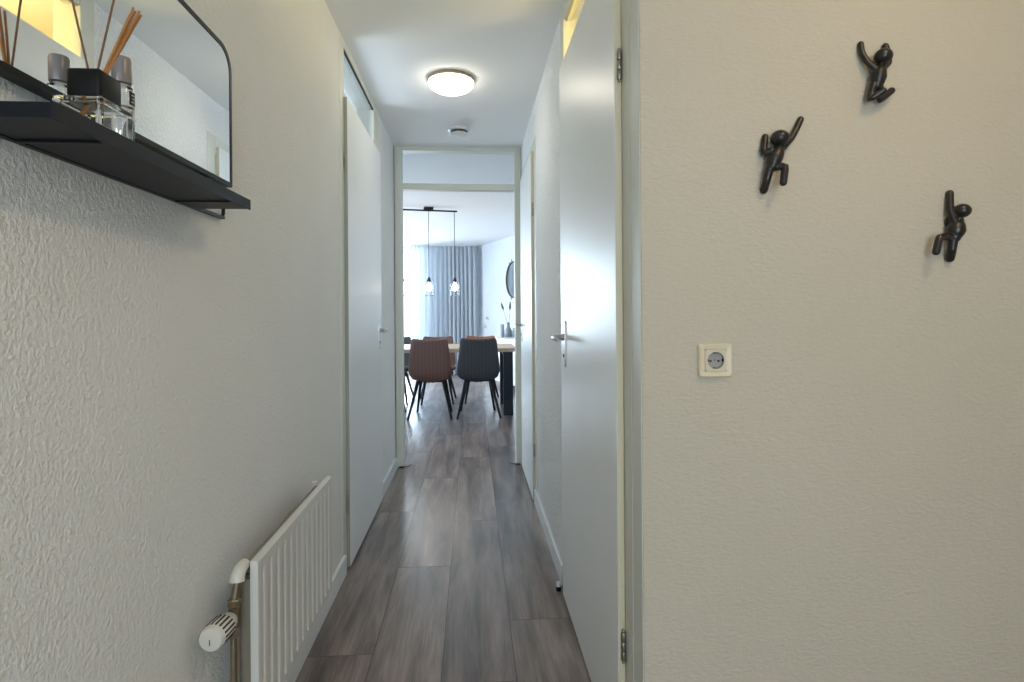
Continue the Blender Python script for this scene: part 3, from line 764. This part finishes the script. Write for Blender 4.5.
# --------------------------------------------------------------- chairs
def chair(label, fabric, group='dining chairs around the table', stitch=True):
    t = empty('dining_chair', label, 'chair', (0, 0, 0), 0, group)
    # shell: backrest flowing into the seat; local +Y is the front of the chair
    # spine sections (y, z, half width, thickness)
    def section_pts(spine, n=14):
        return spine
    def sheet(spine, nu=20, curl=.03):
        bm = bmesh.new(); rows_f, rows_b = [], []
        for i, (y, z, hw, th) in enumerate(spine):
            hw = hw*1.06
            y0, z0 = spine[max(i-1, 0)][:2]; y1, z1 = spine[min(i+1, len(spine)-1)][:2]
            ty, tz = y1-y0, z1-z0; l = math.hypot(ty, tz); ny, nz = -tz/l, ty/l      # normal in yz plane
            fr_, bk = [], []
            for k in range(nu+1):
                u = -1 + 2*k/nu
                uu = math.sin(u*PI/2)
                c = curl*(uu**2)
                tt = th*math.sqrt(max(0, 1-abs(uu)**5))*.5 + .004
                groove = 0.0
                x = hw*uu
                if stitch and abs(uu) < .8 and (k % 2 == 0) and k not in (0, nu): groove = .008
                fr_.append(bm.verts.new((x, y + ny*(c+tt-groove), z + nz*(c+tt-groove))))
                bk.append(bm.verts.new((x, y + ny*(c-tt+groove), z + nz*(c-tt+groove))))
            rows_f.append(fr_); rows_b.append(bk)
        m_ = len(spine)
        for i in range(m_-1):
            for k in range(nu):
                bm.faces.new((rows_f[i][k], rows_f[i][k+1], rows_f[i+1][k+1], rows_f[i+1][k]))
                bm.faces.new((rows_b[i][k+1], rows_b[i][k], rows_b[i+1][k], rows_b[i+1][k+1]))
            bm.faces.new((rows_f[i][0], rows_f[i+1][0], rows_b[i+1][0], rows_b[i][0]))
            bm.faces.new((rows_f[i+1][nu], rows_f[i][nu], rows_b[i][nu], rows_b[i+1][nu]))
        for k in range(nu):
            bm.faces.new((rows_f[0][k+1], rows_f[0][k], rows_b[0][k], rows_b[0][k+1]))
            bm.faces.new((rows_f[m_-1][k], rows_f[m_-1][k+1], rows_b[m_-1][k+1], rows_b[m_-1][k]))
        return bm
    back = [(-.292, .872, .165, .012), (-.290, .866, .180, .026), (-.284, .845, .190, .034), (-.272, .78, .197, .040), (-.258, .70, .206, .042), (-.244, .62, .216, .044), (-.232, .55, .223, .046),
            (-.220, .50, .224, .050), (-.200, .455, .214, .052), (-.165, .425, .190, .052), (-.12, .412, .165, .050)]
    seat = [(-.20, .448, .10, .03), (-.185, .440, .175, .055), (-.12, .437, .205, .07), (-.02, .440, .222, .072), (.08, .446, .226, .072), (.16, .450, .222, .068), (.205, .446, .205, .055), (.228, .436, .175, .030)]
    b = obj('backrest', sheet(back, curl=.045), fabric, t, smooth=True)
    s_ = obj('seat', sheet(seat, curl=.022), fabric, t, smooth=True)
    for sx in (-1, 1):
        for (top, foot) in (((.135*sx, -.13, .425), (.238*sx, -.250, 0)), ((.135*sx, .12, .415), (.200*sx, .255, 0))):
            bm = bmesh.new()
            a = Vector(top); f_ = Vector(foot)
            tube(bm, [a, f_], [.020, .013], 8); ob_ = smooth_angle(obj('leg', bm, M['black'], t), 30)
            bm2 = bmesh.new(); tube(bm2, [f_ + Vector((0, 0, .0)), f_ + Vector((0, 0, .006))], .012, 10); obj('foot_cap', bm2, M['blackp'], ob_)
    bm = bmesh.new()
    for y in (-.13, .12): box(bm, (-.145, y-.014, .395), (.145, y+.014, .418), .003)
    box(bm, (-.02, -.13, .397), (.02, .12, .412), .002)
    obj('seat_frame', bm, M['black'], t)
    return t
CH = {'brown': chair('brown leatherette dining chair with stitched back, nearest the doorway on the left', M['brownf']),
      'grey': chair('charcoal grey dining chair with its back to the doorway, beside the brown one', M['greyf'], stitch=True),
      'cognac': chair('cognac dining chair across the table, behind the charcoal one', M['cognf'])}
def dup(root, label):
    r = root.copy(); C.objects.link(r); r['label'] = label
    for ch in list(root.children):
        c = ch.copy(); C.objects.link(c); c.parent = r
        for g in ch.children:
            d = g.copy(); C.objects.link(d); d.parent = c
    return r
def put(o, x, y, a): o.location = (x, y, 0); o.rotation_euler = (0, 0, R(a))
far_brown = dup(CH['brown'], 'brown dining chair on the far side of the table, behind the near brown one')
far_grey = dup(CH['grey'], 'charcoal dining chair on the far side of the table, cut by the left door post')
near_hid = dup(CH['grey'], 'charcoal dining chair at the near table side, almost hidden by the left post')
put(CH['brown'], -.463, 6.40, -2); put(CH['grey'], .060, 6.40, 1)
for o_ in (far_brown, far_grey, CH['cognac']): o_.scale = (1, 1, .955)
put(far_brown, -.46, 7.40, 182); put(CH['cognac'], .105, 7.42, 179); put(far_grey, -1.03, 7.41, 180); put(near_hid, -.992, 6.40, 0)

# --------------------------------------------------------------- curtain
def curtain():
    t = empty('curtain', 'long grey linen curtain hanging in folds at the far living room window', 'curtain', (-.54, 10.52, 0))
    bm = bmesh.new()
    x0, x1, zt, zb = -.60, .62, 2.402, .012
    n = 260; rows = [zb, .3, .8, 1.3, 1.8, 2.2, 2.34, zt]
    grid = []
    for z in rows:
        row = []
        amp = .034*(1-.55*(z/zt)**6) + .006
        for i in range(n+1):
            f_ = i/n; x = x0 + (x1-x0)*f_
            ph = f_*2*PI*15 + 1.1*math.sin(f_*9.1) + .4*math.sin(z*1.3+f_*5)
            y = amp*math.sin(ph) + .012*math.sin(f_*23+z)
            xx = x + .010*math.cos(ph)
            row.append(bm.verts.new((xx, y, z)))
        grid.append(row)
    for r0, r1 in zip(grid, grid[1:]):
        for i in range(n): bm.faces.new((r0[i], r0[i+1], r1[i+1], r1[i]))
    bmesh.ops.solidify(bm, geom=bm.faces[:], thickness=.0012)
    obj('drape', bm, M['curtain'], t, smooth=True)
    bm = bmesh.new(); box(bm, (-.62, -.012, 2.403), (.63, .012, CEIL-.0005), .002); obj('track', bm, M['whitep'], t)
    return t
curtain()
# gathered venetian blind at the head of the bright window
t = empty('window_blind', 'white slatted blind drawn up at the top of the bright far window', 'blind', (-2.45, 10.66, 2.32))
bm = bmesh.new(); box(bm, (-.9, -.02, -.03), (1.2, .02, 0), .002); obj('head_rail', bm, M['whitep'], t)
for k in range(7):
    bm = bmesh.new(); box(bm, (-.9, -.018, -.05-k*.03), (1.2, .018, -.046-k*.03), mtx=None); obj('slat', bm, M['whitep'], t)
for xx in (-.7, .15, 1.0):
    bm = bmesh.new(); tube(bm, [(xx, 0, -.01), (xx, 0, -.235)], .0015, 6); obj('ladder_cord', bm, M['whitep'], t)

# --------------------------------------------------------------- sideboard and things on it
ang = math.atan2(AD.y, AD.x)            # direction of the slanted wall
def on_wall(s, off):                    # s metres along the wall from the corner, off metres into the room
    p = A0 + AD*s - AN*off; return p.x, p.y
ux = AD; 
sx_, sy_ = on_wall(2.30, .225)
sb = empty('sideboard', 'low white sideboard with dark gaps between drawers, right of the dining table', 'sideboard', (sx_, sy_, 0), ang)
# local x runs along the wall towards the camera, local -y faces the room
hl, hd2 = .80, .205
bm = bmesh.new(); box(bm, (-hl, -hd2, .735), (hl, hd2, .765), .002); obj('top_panel', bm, M['sidebw'], sb)
bm = bmesh.new(); box(bm, (-hl+.01, -hd2+.022, .09), (hl-.01, hd2-.002, .732), .002); obj('body', bm, M['sidebw'], sb)
sgn = -1
for i in range(3):
    for j in range(3):
        a = -hl+.012 + i*(2*hl-.024)/3; b_ = a + (2*hl-.024)/3 - .008; z0 = .10 + j*.21; z1 = z0+.200
        bm = bmesh.new(); box(bm, (a, -hd2, z0), (b_, -hd2+.021, z1), .002); dr = obj('drawer', bm, M['sidebw'], sb)
        bm = bmesh.new(); tube(bm, [((a+b_)/2-.05, -hd2-.012, z1-.03), ((a+b_)/2+.05, -hd2-.012, z1-.03)], .004, 8)
        for q_ in (-.045, .045): tube(bm, [((a+b_)/2+q_, -hd2-.012, z1-.03), ((a+b_)/2+q_, -hd2+.001, z1-.03)], .003, 6)
        obj('handle', bm, M['black'], dr)
for a in (-hl+.06, hl-.06):
    for b_ in (-hd2+.05, hd2-.05):
        bm = bmesh.new(); tube(bm, [(a, b_, 0), (a, b_, .092)], [.012, .018], 12); obj('leg', bm, M['black'], sb)
def vase(name, label, cat, x, y, prof, mat):
    o = empty(name, label, cat, (x, y, .765)); bm = bmesh.new(); lathe(bm, prof, 32); smooth_angle(obj('body', bm, mat, o)); return o
vs = vase('vase', 'smoked glass vase holding two dried stems on the white sideboard', 'vase', .575, 8.98, [(0, 0), (.052, 0), (.062, .02), (.066, .06), (.05, .12), (.026, .17), (.022, .21), (.030, .235), (0, .235)], M['vase'])
for (ex, ez, bend) in ((-.115, .56, -.01), (.035, .58, .012)):
    bm = bmesh.new(); tube(bm, [(0, 0, .19), (ex*.35+bend, 0, .34), (ex, .0, ez)], [.004, .0035, .002], 6)
    p0 = Vector((ex*.62+bend*.4, 0, .43)); p1 = Vector((ex, 0, ez))
    tube(bm, [p0, p0.lerp(p1, .3), p0.lerp(p1, .7), p1], [.003, .018, .013, .002], 8)
    obj('dried_stem', bm, M['branch'], vs, smooth=True)
cd = vase('candle_holder', 'slim grey candle holder just left of the smoked vase', 'candle holder', .480, 9.04, [(0, 0), (.035, 0), (.036, .01), (.032, .16), (.034, .20), (.030, .205), (0, .19)], M['candle'])
v2 = vase('small_vase', 'small clear rounded vase half hidden by the right door post', 'vase', .672, 8.92, [(0, 0), (.035, 0), (.05, .04), (.045, .09), (.03, .13), (.034, .15), (0, .15)], M['vase'])
# round mirror on the slanted wall
mx, my = on_wall(1.70, .001)
rm_ = empty('round_mirror', 'round dark framed mirror with a small finial above the sideboard', 'mirror', (mx, my, 1.70), ang)
bm = bmesh.new(); N_ = 48
tube(bm, [(.29*math.cos(2*PI*k/N_), -.018, .29*math.sin(2*PI*k/N_)) for k in range(N_+1)], .011, 10); obj('mirror_frame', bm, M['branch'], rm_, smooth=True)
bm = bmesh.new(); lathe(bm, [(.285, .004), (.285, .012)], 48, Vector((0, -1, 0)), (0, 0, 0)); obj('mirror_glass', bm, M['mirror'], rm_)
for a in (98, 118, 256):
    bm = bmesh.new(); c, s_n = math.cos(R(a)), math.sin(R(a)); tube(bm, [(.295*c, -.018, .295*s_n), (.31*c-.008, -.02, .32*s_n), (.32*c, -.02, .345*s_n)], [.006, .009, .003], 6)
    obj('finial', bm, M['branch'], rm_, smooth=True)
# outlet and thermostat at the far end of that wall
def wallbox(name, label, cat, s, z, w, h_):
    x, y = on_wall(s, .0)
    t = empty(name, label, cat, (x, y, z), ang)
    bm = bmesh.new(); extrude_outline(bm, rounded_outline(w, h_, .008, 4), lambda u, v, d: (u, -d, v), .0005, .012); smooth_angle(obj('plate', bm, M['whitep'], t))
    bm = bmesh.new(); extrude_outline(bm, rounded_outline(w*.6, h_*.6, .006, 4), lambda u, v, d: (u, -d, v), .012, .014); obj('insert', bm, M['candle'], t)
wallbox('power_socket', 'small double wall outlet on the far living room wall beside the curtain', 'socket', .47, 1.06, .15, .085)
wallbox('light_switch', 'small pale switch plate below the far outlet near the curtain', 'switch', .36, .90, .08, .08)

# ------------------------------------------------------------------ lights
def area(name, loc, rot, sx, sy, power, col):
    l = bpy.data.lights.new(name, 'AREA'); l.shape = 'RECTANGLE'; l.size = sx; l.size_y = sy; l.energy = power; l.color = col
    o = bpy.data.objects.new(name, l); C.objects.link(o); o.location = loc; o.rotation_euler = rot; return o
area('window_daylight', (-2.0, YW+.35, 1.3), (R(-90), 0, 0), 2.6, 2.4, 280, (.70, .85, 1.0))
area('window_daylight', (X_LW-.4, 8.1, 1.55), (0, R(-90), 0), 1.7, 3.2, 150, (.70, .85, 1.0))
area('entrance_daylight', (.25, YB-.35, 1.3), (R(90), 0, 0), 1.2, 1.9, 52, (.80, .91, 1.0))
area('side_room_daylight', (-2.15, 3.2, 1.5), (0, R(-90), 0), 1.0, 1.0, 32, (.75, .87, 1.0))
l = bpy.data.lights.new('small_room_bulb', 'POINT'); l.energy = 14; l.color = (1, .78, .36); l.shadow_soft_size = .08
o = bpy.data.objects.new('small_room_bulb', l); C.objects.link(o); o.location = (.85, 2.0, 2.2)

w = bpy.data.worlds.new('World'); bpy.context.scene.world = w; w.use_nodes = True
w.node_tree.nodes['Background'].inputs[0].default_value = (.78, .88, 1.0, 1); w.node_tree.nodes['Background'].inputs[1].default_value = 2.4

# ------------------------------------------------------------------ camera
sc = bpy.context.scene
cam = bpy.data.cameras.new('Camera'); co = bpy.data.objects.new('Camera', cam); C.objects.link(co)
cam.sensor_width = 36; cam.sensor_fit = 'HORIZONTAL'; cam.lens = 36*560/1024
cam.shift_y = -(341-311.88)/1024
cam.clip_start = .02
co.matrix_world = Matrix.Translation((0, 0, 1.17)) @ Matrix.Rotation(R(-4.05), 4, 'Z') @ Matrix.Rotation(R(90), 4, 'X') @ Matrix.Rotation(R(-.423), 4, 'Z')
sc.camera = co
sc.view_settings.view_transform = 'Standard'; sc.view_settings.look = 'None'; sc.view_settings.gamma = 1; sc.view_settings.use_curve_mapping = False
sc.view_settings.exposure = 0.2
sc.cycles.use_denoising = True
sc.cycles.max_bounces = 12; sc.cycles.diffuse_bounces = 6; sc.cycles.glossy_bounces = 6; sc.cycles.transmission_bounces = 10; sc.cycles.transparent_max_bounces = 12
sc.cycles.sample_clamp_indirect = 6.0
